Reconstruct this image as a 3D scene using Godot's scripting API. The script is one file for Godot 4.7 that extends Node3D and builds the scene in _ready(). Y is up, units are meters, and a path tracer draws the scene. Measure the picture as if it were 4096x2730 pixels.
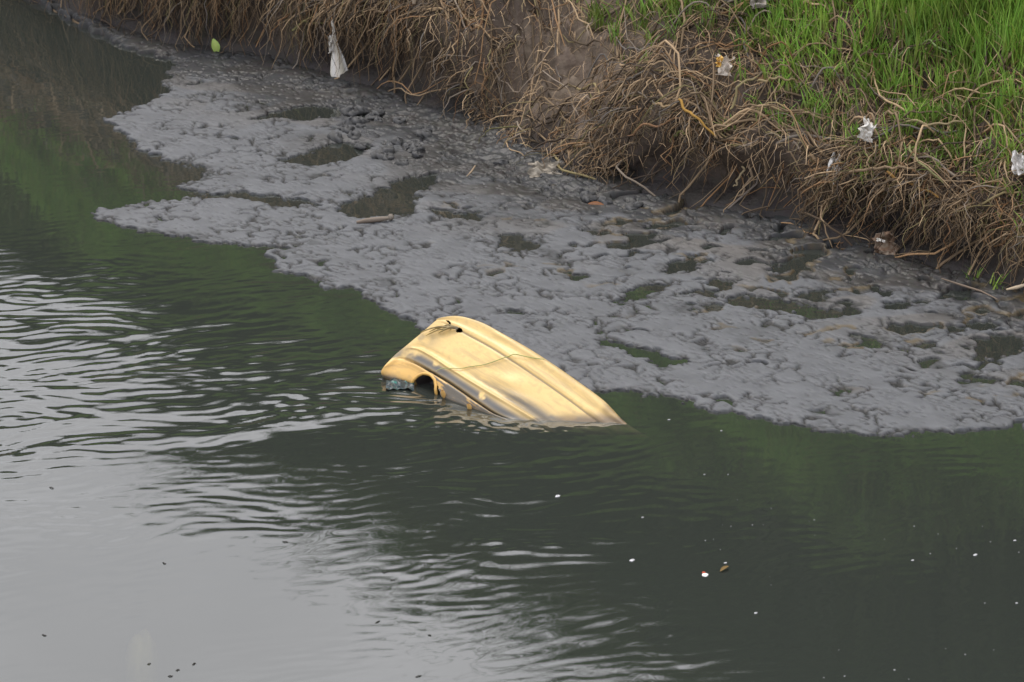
extends Node3D
# A muddy river bank: sludge flat, root-hung bank with grass, and a broken yellow car bumper in the water.
# Bank axes: s runs along the bank, t inland; d is the distance inland from the foot of the bank.

const E := Vector2(0.745, 0.667)
const N := Vector2(0.667, -0.745)
const ORIGIN := Vector2(0, -13)
var FOOT := [Vector2(-4.07, 0.11), Vector2(-3.68, 0.05), Vector2(-3.09, -0.03), Vector2(-2.52, -0.05), Vector2(-2.22, 0.06), Vector2(-1.86, 0.18), Vector2(-1.41, 0.14), Vector2(-1.03, 0.20), Vector2(-0.60, 0.12), Vector2(-0.32, 0.10), Vector2(0.10, -0.03), Vector2(0.48, -0.14), Vector2(0.77, -0.07), Vector2(1.18, -0.02), Vector2(1.62, 0.08), Vector2(1.90, 0.04), Vector2(2.21, 0.10), Vector2(2.57, 0.09), Vector2(2.92, 0.07)]
var OUTLINE := [Vector2(-3.60, -16.60), Vector2(-2.85, -15.71), Vector2(-2.61, -15.32), Vector2(-2.39, -15.00), Vector2(-2.21, -14.72), Vector2(-2.02, -14.53), Vector2(-1.86, -14.41), Vector2(-1.83, -14.32), Vector2(-1.85, -14.05), Vector2(-1.81, -13.87), Vector2(-1.91, -13.69), Vector2(-2.07, -13.49), Vector2(-2.02, -13.32), Vector2(-1.92, -13.16), Vector2(-1.85, -13.00), Vector2(-1.71, -12.88), Vector2(-1.59, -12.79), Vector2(-1.51, -12.73), Vector2(-1.49, -12.61), Vector2(-1.59, -12.50), Vector2(-1.53, -12.40), Vector2(-1.36, -12.38), Vector2(-1.28, -12.40), Vector2(-1.11, -12.34), Vector2(-0.91, -12.28), Vector2(-0.91, -12.23), Vector2(-1.10, -12.23), Vector2(-1.27, -12.31), Vector2(-1.44, -12.32), Vector2(-1.56, -12.31), Vector2(-1.74, -12.26), Vector2(-1.98, -12.16), Vector2(-1.95, -12.06), Vector2(-1.83, -11.98), Vector2(-1.70, -11.91), Vector2(-1.51, -11.84), Vector2(-1.36, -11.76), Vector2(-1.22, -11.74), Vector2(-1.10, -11.72), Vector2(-1.02, -11.71), Vector2(-1.14, -11.66), Vector2(-1.08, -11.55), Vector2(-1.04, -11.45), Vector2(-0.96, -11.37), Vector2(-0.88, -11.35), Vector2(-0.83, -11.25), Vector2(-0.74, -11.24), Vector2(-0.64, -11.15), Vector2(-0.56, -11.06), Vector2(-0.54, -10.97), Vector2(-0.46, -10.92), Vector2(-0.39, -10.80), Vector2(-0.32, -10.64), Vector2(-0.14, -10.47), Vector2(0.13, -10.25), Vector2(0.37, -10.16), Vector2(0.46, -10.18), Vector2(0.57, -10.11), Vector2(0.67, -10.09), Vector2(0.77, -10.00), Vector2(0.90, -9.94), Vector2(1.07, -9.88), Vector2(1.20, -9.82), Vector2(1.33, -9.77), Vector2(1.40, -9.75), Vector2(1.57, -9.77), Vector2(1.74, -9.79), Vector2(2.01, -9.82), Vector2(2.80, -9.92), Vector2(5.20, -10.50), Vector2(5.00, -12.50), Vector2(0.00, -17.50), Vector2(-2.20, -18.00)]
var POOLS := [
	[Vector2(-1.32, -13.46), Vector2(-1.25, -13.54), Vector2(-1.12, -13.63), Vector2(-0.99, -13.66), Vector2(-0.90, -13.63), Vector2(-0.90, -13.49), Vector2(-1.06, -13.44), Vector2(-1.19, -13.44)],
	[Vector2(-0.84, -13.54), Vector2(-0.71, -13.52), Vector2(-0.72, -13.46), Vector2(-0.81, -13.46)],
	[Vector2(-1.13, -12.85), Vector2(-1.03, -12.96), Vector2(-0.90, -13.07), Vector2(-0.78, -13.11), Vector2(-0.71, -13.03), Vector2(-0.72, -12.92), Vector2(-0.85, -12.82), Vector2(-0.97, -12.76), Vector2(-1.06, -12.77)],
	[Vector2(-0.82, -12.26), Vector2(-0.71, -12.30), Vector2(-0.62, -12.46), Vector2(-0.50, -12.61), Vector2(-0.36, -12.67), Vector2(-0.37, -12.55), Vector2(-0.44, -12.40), Vector2(-0.46, -12.26), Vector2(-0.46, -12.14), Vector2(-0.56, -12.09), Vector2(-0.72, -12.08), Vector2(-0.80, -12.14)],
	[Vector2(-0.06, -11.84), Vector2(0.01, -11.87), Vector2(0.14, -11.74), Vector2(0.13, -11.67), Vector2(0.03, -11.67), Vector2(-0.04, -11.74)],
	[Vector2(-0.39, -12.18), Vector2(-0.28, -12.16), Vector2(-0.14, -12.13), Vector2(-0.17, -12.04), Vector2(-0.28, -12.06), Vector2(-0.36, -12.10)],
	[Vector2(0.69, -11.50), Vector2(0.79, -11.59), Vector2(0.88, -11.55), Vector2(0.82, -11.46), Vector2(0.70, -11.41)],
	[Vector2(0.45, -11.08), Vector2(0.52, -11.20), Vector2(0.62, -11.28), Vector2(0.67, -11.26), Vector2(0.58, -11.13), Vector2(0.48, -11.06)],
	[Vector2(0.92, -11.11), Vector2(1.03, -11.14), Vector2(1.18, -11.11), Vector2(1.27, -11.03), Vector2(1.41, -10.99), Vector2(1.45, -10.94), Vector2(1.35, -10.89), Vector2(1.24, -10.93), Vector2(1.13, -10.99), Vector2(0.98, -11.03)],
	[Vector2(1.26, -11.18), Vector2(1.38, -11.19), Vector2(1.39, -11.12), Vector2(1.34, -11.06), Vector2(1.29, -11.08)],
	[Vector2(1.45, -10.71), Vector2(1.51, -10.71), Vector2(1.56, -10.62), Vector2(1.52, -10.60), Vector2(1.46, -10.62)],
	[Vector2(1.92, -10.60), Vector2(2.04, -10.71), Vector2(2.17, -10.70), Vector2(2.14, -10.53), Vector2(1.95, -10.47), Vector2(1.92, -10.51)],
	[Vector2(1.85, -10.34), Vector2(1.91, -10.32), Vector2(1.99, -10.25), Vector2(1.96, -10.21), Vector2(1.85, -10.24)],
	[Vector2(0.38, -10.68), Vector2(0.50, -10.61), Vector2(0.60, -10.55), Vector2(0.73, -10.47), Vector2(0.63, -10.39), Vector2(0.56, -10.46), Vector2(0.46, -10.56)],
	[Vector2(0.87, -11.35), Vector2(0.99, -11.30), Vector2(0.94, -11.21), Vector2(0.89, -11.25)],
	[Vector2(1.14, -11.50), Vector2(1.31, -11.53), Vector2(1.29, -11.44), Vector2(1.17, -11.43)],
	[Vector2(0.24, -11.38), Vector2(0.33, -11.38), Vector2(0.31, -11.33), Vector2(0.26, -11.33)],
	[Vector2(1.63, -11.06), Vector2(1.78, -11.11), Vector2(1.76, -11.03), Vector2(1.64, -11.00)],
	[Vector2(1.85, -10.80), Vector2(2.05, -10.87), Vector2(2.08, -10.80), Vector2(1.88, -10.73)],
	[Vector2(-0.05, -10.96), Vector2(0.04, -11.00), Vector2(0.03, -10.95)],
	[Vector2(0.61, -11.95), Vector2(0.73, -11.98), Vector2(0.71, -11.91)],
	[Vector2(1.35, -11.74), Vector2(1.55, -11.71), Vector2(1.48, -11.64)]
]
var NET := [
	[-0.064, -0.006, -0.372, -0.129, 0.049, -0.332, -0.164, 0.084, -0.282, -0.084, 0.107, -0.261, 0.014, 0.108, -0.194, 0.110, 0.093, -0.102, 0.209, 0.063, -0.030, 0.307, 0.024, 0.039, 0.405, -0.019, 0.111, 0.501, -0.064, 0.186, 0.587, -0.118, 0.275, 0.692, -0.157, 0.346],
	[-0.072, 0.069, -0.372, -0.137, 0.124, -0.332, -0.172, 0.159, -0.282, -0.092, 0.182, -0.261, 0.006, 0.183, -0.194, 0.102, 0.168, -0.102, 0.201, 0.138, -0.030, 0.299, 0.099, 0.039, 0.397, 0.056, 0.111, 0.493, 0.011, 0.186, 0.579, -0.043, 0.275, 0.684, -0.082, 0.346],
	[-0.084, 0.114, -0.342, -0.149, 0.169, -0.302, -0.184, 0.204, -0.252, -0.104, 0.227, -0.231, -0.006, 0.228, -0.164, 0.090, 0.213, -0.072, 0.189, 0.183, 0.000, 0.287, 0.144, 0.069, 0.385, 0.101, 0.141, 0.481, 0.056, 0.216, 0.567, 0.002, 0.305, 0.672, -0.037, 0.376],
	[-0.089, 0.110, -0.340, -0.154, 0.165, -0.300, -0.189, 0.200, -0.250, -0.116, 0.212, -0.214, -0.029, 0.207, -0.145, 0.059, 0.194, -0.062, 0.147, 0.171, 0.019, 0.236, 0.135, 0.081, 0.324, 0.095, 0.148, 0.410, 0.052, 0.219, 0.501, 0.010, 0.287, 0.588, -0.035, 0.362],
	[-0.095, 0.106, -0.337, -0.160, 0.161, -0.297, -0.195, 0.196, -0.247, -0.128, 0.197, -0.197, -0.051, 0.185, -0.123, 0.031, 0.172, -0.044, 0.114, 0.154, 0.042, 0.198, 0.121, 0.102, 0.282, 0.085, 0.163, 0.366, 0.047, 0.226, 0.450, 0.006, 0.292, 0.536, -0.034, 0.356],
	[-0.139, 0.073, -0.317, -0.204, 0.128, -0.277, -0.239, 0.163, -0.227, -0.178, 0.160, -0.172, -0.108, 0.149, -0.101, -0.034, 0.135, -0.028, 0.041, 0.118, 0.051, 0.117, 0.100, 0.132, 0.194, 0.067, 0.188, 0.273, 0.034, 0.242, 0.354, 0.000, 0.297, 0.434, -0.035, 0.353],
	[-0.183, 0.041, -0.299, -0.248, 0.096, -0.259, -0.283, 0.131, -0.209, -0.226, 0.129, -0.159, -0.159, 0.123, -0.094, -0.089, 0.112, -0.028, -0.018, 0.098, 0.043, 0.054, 0.083, 0.116, 0.128, 0.065, 0.188, 0.201, 0.035, 0.238, 0.275, 0.003, 0.290, 0.349, -0.031, 0.343],
	[-0.222, 0.013, -0.283, -0.287, 0.068, -0.243, -0.322, 0.103, -0.193, -0.268, 0.110, -0.162, -0.205, 0.104, -0.100, -0.142, 0.091, -0.029, -0.075, 0.077, 0.039, -0.006, 0.063, 0.108, 0.065, 0.049, 0.177, 0.137, 0.031, 0.241, 0.210, 0.003, 0.287, 0.280, -0.028, 0.337],
	[-0.251, -0.008, -0.272, -0.316, 0.047, -0.232, -0.351, 0.082, -0.182, -0.295, 0.097, -0.161, -0.234, 0.092, -0.103, -0.170, 0.083, -0.037, -0.106, 0.069, 0.032, -0.040, 0.054, 0.100, 0.028, 0.038, 0.169, 0.096, 0.023, 0.239, 0.168, 0.001, 0.289, 0.237, -0.028, 0.336],
	[-0.280, -0.027, -0.246, -0.345, 0.027, -0.206, -0.380, 0.062, -0.156, -0.328, 0.074, -0.149, -0.268, 0.073, -0.099, -0.205, 0.065, -0.035, -0.141, 0.055, 0.031, -0.077, 0.039, 0.098, -0.013, 0.023, 0.167, 0.053, 0.007, 0.234, 0.126, -0.001, 0.291, 0.195, -0.029, 0.335],
	[-0.306, -0.046, -0.209, -0.371, 0.009, -0.169, -0.406, 0.044, -0.119, -0.357, 0.051, -0.135, -0.295, 0.055, -0.091, -0.234, 0.047, -0.030, -0.173, 0.036, 0.037, -0.109, 0.024, 0.102, -0.044, 0.010, 0.166, 0.024, -0.000, 0.226, 0.094, -0.010, 0.287, 0.160, -0.033, 0.339],
	[-0.313, -0.073, -0.208, -0.378, -0.018, -0.168, -0.413, 0.017, -0.118, -0.373, 0.002, -0.101, -0.314, 0.004, -0.067, -0.252, 0.005, -0.021, -0.190, 0.002, 0.033, -0.131, -0.008, 0.094, -0.065, -0.012, 0.144, 0.004, -0.014, 0.191, 0.067, -0.026, 0.251, 0.126, -0.045, 0.314],
	[-0.283, -0.143, -0.258, -0.348, -0.088, -0.218, -0.383, -0.053, -0.168, -0.343, -0.068, -0.151, -0.284, -0.066, -0.117, -0.222, -0.065, -0.071, -0.160, -0.068, -0.017, -0.101, -0.078, 0.044, -0.035, -0.082, 0.094, 0.034, -0.084, 0.141, 0.097, -0.096, 0.201, 0.156, -0.115, 0.264]
]
var NET_AT := Vector3(-0.12, 0, -10.18)

class Acc:
	var v := PackedVector3Array()
	var n := PackedVector3Array()
	var c := PackedColorArray()
	var i := PackedInt32Array()
	func tube(p: PackedVector3Array, r0: float, r1: float, c0: Color, c1: Color, sides := 5) -> void:
		var m := p.size()
		var first := v.size()
		var up := Vector3(0.31, 0.2, 0.93)
		for k in m:
			var t := (p[mini(k + 1, m - 1)] - p[maxi(k - 1, 0)]).normalized()
			var u := (up - t * up.dot(t)).normalized()
			up = u
			var w := t.cross(u)
			var f := float(k) / (m - 1)
			var r := lerpf(r0, r1, f)
			if k == 0 or k == m - 1:
				r *= 0.55
			var col := c0.lerp(c1, f)
			for j in sides:
				var a := TAU * j / sides
				var o := u * cos(a) + w * sin(a)
				v.push_back(p[k] + o * r)
				n.push_back(o)
				c.push_back(col)
		for k in m - 1:
			for j in sides:
				var a := first + k * sides + j
				var b := first + k * sides + (j + 1) % sides
				i.append_array([a, a + sides, b, b, a + sides, b + sides])
		for q in range(1, sides - 1):
			i.append_array([first, first + q, first + q + 1])
			var l := first + (m - 1) * sides
			i.append_array([l, l + q + 1, l + q])
	func ribbon(p: PackedVector3Array, side: Vector3, half: float, c0: Color, c1: Color, tip := 0.15) -> void:
		var m := p.size()
		var first := v.size()
		for k in m:
			var f := float(k) / (m - 1)
			var h := half * lerpf(1.0, tip, f * f)
			var t := (p[mini(k + 1, m - 1)] - p[maxi(k - 1, 0)]).normalized()
			var nn := side.cross(t).normalized()
			for q in [-1.0, 1.0]:
				v.push_back(p[k] + side * h * q)
				n.push_back(nn)
				c.push_back(c0.lerp(c1, f))
		for k in m - 1:
			var a := first + k * 2
			i.append_array([a, a + 2, a + 1, a + 2, a + 3, a + 1])
	func grid(nu: int, nv: int, p: PackedVector3Array, cols: PackedColorArray, flip := false) -> void:
		# p holds nv rows of nu points; smooth normals
		var first := v.size()
		for k in nv:
			for j in nu:
				var a := p[k * nu + mini(j + 1, nu - 1)] - p[k * nu + maxi(j - 1, 0)]
				var b := p[mini(k + 1, nv - 1) * nu + j] - p[maxi(k - 1, 0) * nu + j]
				var nn := b.cross(a).normalized()
				n.push_back(-nn if flip else nn)
		v.append_array(p)
		c.append_array(cols)
		for k in nv - 1:
			for j in nu - 1:
				var a := first + k * nu + j
				if flip:
					i.append_array([a, a + nu, a + 1, a + 1, a + nu, a + nu + 1])
				else:
					i.append_array([a, a + 1, a + nu + 1, a, a + nu + 1, a + nu])
	func mesh() -> ArrayMesh:
		var arr := []
		arr.resize(Mesh.ARRAY_MAX)
		arr[Mesh.ARRAY_VERTEX] = v
		arr[Mesh.ARRAY_NORMAL] = n
		arr[Mesh.ARRAY_COLOR] = c
		arr[Mesh.ARRAY_INDEX] = i
		var m := ArrayMesh.new()
		m.add_surface_from_arrays(Mesh.PRIMITIVE_TRIANGLES, arr)
		return m

var rng := RandomNumberGenerator.new()
var M := {}
var fine: FastNoiseLite
var soft: FastNoiseLite
var cells: FastNoiseLite
var mud_field := PackedFloat32Array()
const FX := -3.6
const FZ := -16.6
const FSTEP := 0.025
const FNX := 292
const FNZ := 296

func noise(seed_: int, kind := FastNoiseLite.TYPE_SIMPLEX_SMOOTH, octaves := 1) -> FastNoiseLite:
	var f := FastNoiseLite.new()
	f.seed = seed_
	f.noise_type = kind
	f.frequency = 1.0
	f.fractal_type = FastNoiseLite.FRACTAL_FBM if octaves > 1 else FastNoiseLite.FRACTAL_NONE
	f.fractal_octaves = octaves
	return f

func rr(a: float, b: float) -> float:
	return rng.randf_range(a, b)

func ss(a: float, b: float, x: float) -> float:
	return smoothstep(a, b, x)

func mat(rough: float, spec := 0.5, vertex := true, albedo := Color.WHITE) -> StandardMaterial3D:
	var m := StandardMaterial3D.new()
	m.vertex_color_use_as_albedo = vertex
	m.albedo_color = albedo
	m.roughness = rough
	m.metallic_specular = spec
	return m

func relief(m: StandardMaterial3D, freq: float, cm: float, scale_: float, seed_: int, kind := FastNoiseLite.TYPE_SIMPLEX_SMOOTH) -> void:
	var t := NoiseTexture2D.new()
	t.width = 512
	t.height = 512
	t.seamless = true
	t.noise = noise(seed_, kind, 5)
	t.noise.frequency = freq
	m.heightmap_enabled = true
	m.heightmap_texture = t
	m.heightmap_scale = cm
	m.uv1_triplanar = true
	m.uv1_world_triplanar = true
	m.uv1_scale = Vector3.ONE * scale_

func numbered(called: String) -> String:
	if not has_node(called):
		return called
	var k := 1
	while has_node("%s_%03d" % [called, k]):
		k += 1
	return "%s_%03d" % [called, k]

func tag(o: Node3D, label: String, category: String, group := "", kind := "") -> Node3D:
	o.set_meta("label", label)
	if category:
		o.set_meta("category", category)
	if group:
		o.set_meta("group", group)
	if kind:
		o.set_meta("kind", kind)
	return o

func thing(called: String, at := Vector3.ZERO) -> Node3D:
	var o := Node3D.new()
	o.name = numbered(called)
	o.position = at
	add_child(o)
	return o

func part(called: String, mesh: Mesh, m: Material, parent: Node = self) -> MeshInstance3D:
	var o := MeshInstance3D.new()
	o.name = numbered(called) if parent == self else called
	o.mesh = mesh
	o.material_override = m
	parent.add_child(o, true)
	return o

# ---------------------------------------------------------------- the lie of the land
func sd(x: float, z: float) -> Vector2:
	var q := Vector2(x, z) - ORIGIN
	var s := q.dot(E)
	return Vector2(s, q.dot(N) - foot_t(s))

func foot_t(s: float) -> float:
	var m := FOOT.size()
	if s <= FOOT[0].x:
		return FOOT[0].y
	for k in range(1, m):
		if s < FOOT[k].x:
			var f: float = (s - FOOT[k - 1].x) / (FOOT[k].x - FOOT[k - 1].x)
			return lerpf(FOOT[k - 1].y, FOOT[k].y, f * f * (3 - 2 * f)) + 0.03 * soft.get_noise_2d(s * 2.6, 7.0)
	return FOOT[m - 1].y

func slump(s: float) -> float:
	return exp(-pow((s - 0.12) / 0.5, 2.0))

func bank_h(s: float, d: float) -> float:
	var sl := slump(s)
	var w := lerpf(0.08, 0.5, sl)
	var lip := lerpf(lerpf(0.40, 0.30, ss(-0.5, 1.0, s)), 0.26, sl)
	if d < 0.0:
		return d * 0.35 + 0.015
	var h := 0.015 + lip * ss(-0.02, w, d)
	if d > w * 0.7:
		h += (d - w * 0.7) * lerpf(1.08, 0.78, ss(0.4, 1.6, s))
	h += 0.07 * ss(0.0, 0.1, d) * soft.get_noise_2d(s * 1.7, 12.0)
	if h > 2.9:
		h = 2.9 + (h - 2.9) * 0.12
	var k := minf(d * 7.0, 1.0)
	h += k * (0.055 * soft.get_noise_2d(s * 2.3, d * 3.0) + 0.03 * soft.get_noise_2d(s * 7.0 + 40.0, d * 7.0) + 0.014 * fine.get_noise_2d(s * 18.0, d * 18.0))
	return h

func bank_pt(s: float, d: float, off := 0.0) -> Vector3:
	var q := ORIGIN + E * s + N * (foot_t(s) + d + undercut(s, d))
	return Vector3(q.x, bank_h(s, d) + off, q.y)

func undercut(s: float, d: float) -> float:
	if d < 0.0 or d > 0.14:
		return 0.0
	var u := 0.15 * (1.0 - slump(s)) * clampf(0.75 + 0.8 * soft.get_noise_2d(s * 1.9, 33.0), 0.15, 1.3)
	return u * ss(0.0, 0.012, d) * (1.0 - ss(0.025, 0.085, d))

func inside(p: Vector2, poly: Array) -> float:
	# distance to the outline, positive inside
	var best := 1e9
	var inn := false
	var m := poly.size()
	var b: Vector2 = poly[m - 1]
	for a: Vector2 in poly:
		var e := b - a
		var w := p - a
		var t := clampf(w.dot(e) / e.length_squared(), 0.0, 1.0)
		best = minf(best, (w - e * t).length_squared())
		if (a.y > p.y) != (b.y > p.y) and p.x < (b.x - a.x) * (p.y - a.y) / (b.y - a.y) + a.x:
			inn = not inn
		b = a
	return sqrt(best) if inn else -sqrt(best)

func make_mud_field() -> void:
	var boxes := []
	for h in POOLS:
		var r := Rect2(h[0], Vector2.ZERO)
		for p in h:
			r = r.expand(p)
		boxes.append(r.grow(0.16))
	mud_field.resize(FNX * FNZ)
	for j in FNZ:
		for i in FNX:
			var p := Vector2(FX + i * FSTEP, FZ + j * FSTEP)
			var f := 0.3
			var q := p - ORIGIN
			if q.dot(N) < 0.5:
				f = minf(inside(p, OUTLINE), 0.3)
				if f > -0.2:
					for k in POOLS.size():
						if boxes[k].has_point(p):
							f = minf(f, -inside(p, POOLS[k]))
			mud_field[j * FNX + i] = f

func mud_d(x: float, z: float) -> float:
	var u := clampf((x - FX) / FSTEP, 0, FNX - 1.001)
	var w := clampf((z - FZ) / FSTEP, 0, FNZ - 1.001)
	var i := int(u)
	var j := int(w)
	u -= i
	w -= j
	var a := j * FNX + i
	return lerpf(lerpf(mud_field[a], mud_field[a + 1], u), lerpf(mud_field[a + FNX], mud_field[a + FNX + 1], u), w)

# ---------------------------------------------------------------- camera, sky, sun
func _ready() -> void:
	rng.seed = 20240
	fine = noise(11, FastNoiseLite.TYPE_SIMPLEX_SMOOTH, 3)
	soft = noise(5)
	cells = noise(8, FastNoiseLite.TYPE_CELLULAR)
	cells.cellular_return_type = FastNoiseLite.RETURN_DISTANCE2_SUB
	cells.cellular_jitter = 0.9

	var cam := Camera3D.new()
	cam.name = "camera"
	cam.position = Vector3(0, 4.75, 0)
	cam.rotation_degrees = Vector3(-24, 0, 0)
	cam.fov = 14.0
	cam.near = 0.1
	var lens := CameraAttributesPhysical.new()
	lens.frustum_focal_length = 97.73
	lens.frustum_focus_distance = 11.6
	lens.exposure_aperture = 7.0
	lens.frustum_near = 0.1
	lens.frustum_far = 600.0
	cam.attributes = lens
	cam.far = 600.0
	add_child(cam)

	var env := Environment.new()
	env.background_mode = Environment.BG_SKY
	env.sky = Sky.new()
	var pano := PanoramaSkyMaterial.new()
	pano.panorama = overcast()
	env.sky.sky_material = pano
	env.background_energy_multiplier = 1.0
	env.tonemap_mode = Environment.TONE_MAPPER_LINEAR
	env.tonemap_exposure = 1.24
	env.volumetric_fog_enabled = true
	env.volumetric_fog_density = 0.0
	env.sdfgi_enabled = true
	env.ssao_enabled = true
	env.ssil_enabled = true
	var we := WorldEnvironment.new()
	we.name = "world"
	we.environment = env
	add_child(we)

	var sun := DirectionalLight3D.new()
	sun.name = "sun"
	sun.light_energy = 0.34
	sun.light_color = Color(1.0, 0.96, 0.9)
	sun.light_angular_distance = 16.0
	sun.rotation_degrees = Vector3(-62, 205, 0)
	sun.shadow_enabled = true
	add_child(sun)

	materials()
	make_mud_field()
	build_bank()
	build_mud()
	build_water()
	build_grass()
	build_roots()
	build_bumper()
	build_litter()

func overcast() -> ImageTexture:
	var im := Image.create(512, 256, false, Image.FORMAT_RGBF)
	var cl := noise(77, FastNoiseLite.TYPE_SIMPLEX_SMOOTH, 5)
	var sun_at := Vector3(0.2, 0.88, -0.43).normalized()
	for y in 256:
		var el := PI * (0.5 - (y + 0.5) / 256.0)
		for x in 512:
			var az := TAU * (x + 0.5) / 512.0
			var d := Vector3(sin(az) * cos(el), sin(el), -cos(az) * cos(el))
			var l := 0.0
			if el > 0.0:
				var q := d * 2.2
				l = 0.90 + 0.36 * cl.get_noise_3d(q.x, q.y * 1.6, q.z) + 0.34 * cl.get_noise_3d(d.x * 6.0 + 9.0, d.y * 15.0, d.z * 6.0)
				l *= lerpf(1.06, 1.0, ss(0.0, 0.5, d.y))
				l += 1.75 * exp((d.dot(sun_at) - 1.0) * 3.6)
			else:
				l = 0.25
			var w := clampf(l - 0.7, 0.0, 1.0)
			im.set_pixel(x, y, Color(l * lerpf(0.95, 0.99, w), l * lerpf(0.97, 0.98, w), l * lerpf(1.05, 1.02, w)))
	return ImageTexture.create_from_image(im)

func materials() -> void:
	M.mud = mat(0.62, 0.42)
	relief(M.mud, 0.02, 0.11, 2.2, 3)
	M.wet_mud = mat(0.46, 0.4)
	relief(M.wet_mud, 0.012, 0.12, 1.2, 13)
	M.soil = mat(0.8, 0.4)
	relief(M.soil, 0.02, 1.6, 1.3, 4)
	M.root = mat(0.75, 0.35)
	M.straw = mat(0.7, 0.35)
	M.straw.backlight_enabled = true
	M.straw.backlight = Color(0.25, 0.25, 0.25)
	M.grass = mat(0.5, 0.4)
	M.grass.backlight_enabled = true
	M.grass.backlight = Color(0.6, 0.6, 0.6)
	M.plastic = mat(0.38, 0.5)
	relief(M.plastic, 0.03, 0.05, 5.0, 9)
	M.sheet = mat(0.65, 0.35)
	M.sheet.backlight_enabled = true
	M.sheet.backlight = Color(0.4, 0.4, 0.4)
	M.wood = mat(0.6, 0.4)
	M.wet = mat(0.32, 0.4)
	var w := mat(0.03, 0.68, false, Color(0.038, 0.044, 0.038).linear_to_srgb())
	w.albedo_color.a = 0.72
	w.transparency = BaseMaterial3D.TRANSPARENCY_ALPHA
	w.clearcoat_enabled = true
	w.clearcoat = 0.5
	w.clearcoat_roughness = 0.03
	M.water = w
	M.silt = mat(0.9, 0.3, false, Color(0.03, 0.033, 0.027).linear_to_srgb())

# ---------------------------------------------------------------- setting
func steps(list: Array) -> PackedFloat32Array:
	# [from, to, step, ...] runs joined end to end
	var out := PackedFloat32Array()
	for r in list:
		var k := int(round((r[1] - r[0]) / r[2]))
		for i in k:
			out.push_back(r[0] + (r[1] - r[0]) * i / k)
	out.push_back(list[-1][1])
	return out

func build_bank() -> void:
	var S := steps([[-60, -8, 4.0], [-8, -6.7, 0.2], [-6.7, 4.4, 0.020], [4.4, 8, 0.2], [8, 60, 4.0]])
	var D := steps([[-0.16, 0.0, 0.02], [0.0, 0.1, 0.005], [0.1, 1.6, 0.016], [1.6, 6, 0.15], [6, 30, 2.0], [30, 230, 40.0]])
	var p := PackedVector3Array()
	var c := PackedColorArray()
	var brown := Color(0.05, 0.037, 0.028)
	var pale := Color(0.155, 0.118, 0.088)
	var wet := Color(0.032, 0.029, 0.028)  # wet soil, darkened as well to paint the shade under the lip
	for dd in range(D.size() - 1, -1, -1):
		for s in S:
			var q := bank_pt(s, D[dd])
			var d := D[dd]
			if d < 1.8 and d > 0.02 and s > -6.7 and s < 4.4:
				# clods and runnels
				var cz := cells.get_noise_2d(s * 7.0, d * 9.0) + 1.0
				q.y += 0.03 * ss(0.0, 0.5, cz) - 0.015 + (0.022 + 0.02 * slump(s)) * fine.get_noise_2d(s * 9.0 + 5.0, d * 14.0)
			p.push_back(q)
			var f := soft.get_noise_2d(s * 3.0 + 9.0, d * 4.0) * 0.5 + 0.5
			var g := fine.get_noise_2d(s * 9.0, d * 9.0) * 0.5 + 0.5
			var col := brown.lerp(pale, clampf(f * 0.7 + g * 0.6 - 0.4 + slump(s) * 0.6, 0, 1))
			var damp := 1.0 - ss(0.04, lerpf(0.26, 0.2, slump(s)), q.y + 0.05 * g)  # low band: damp foot together with the painted shade of the undercut
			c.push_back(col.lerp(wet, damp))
	var a := Acc.new()
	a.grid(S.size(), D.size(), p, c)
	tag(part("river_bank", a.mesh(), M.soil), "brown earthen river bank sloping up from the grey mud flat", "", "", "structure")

	var bed := Acc.new()
	var bp := PackedVector3Array([Vector3(-90, -0.55, -90), Vector3(90, -0.55, -90), Vector3(-90, -0.55, 60), Vector3(90, -0.55, 60)])
	var bc := PackedColorArray([Color.WHITE, Color.WHITE, Color.WHITE, Color.WHITE])
	bed.grid(2, 2, bp, bc)
	tag(part("riverbed", bed.mesh(), M.silt), "dark silt bed under the murky river water", "", "", "structure")

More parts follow.
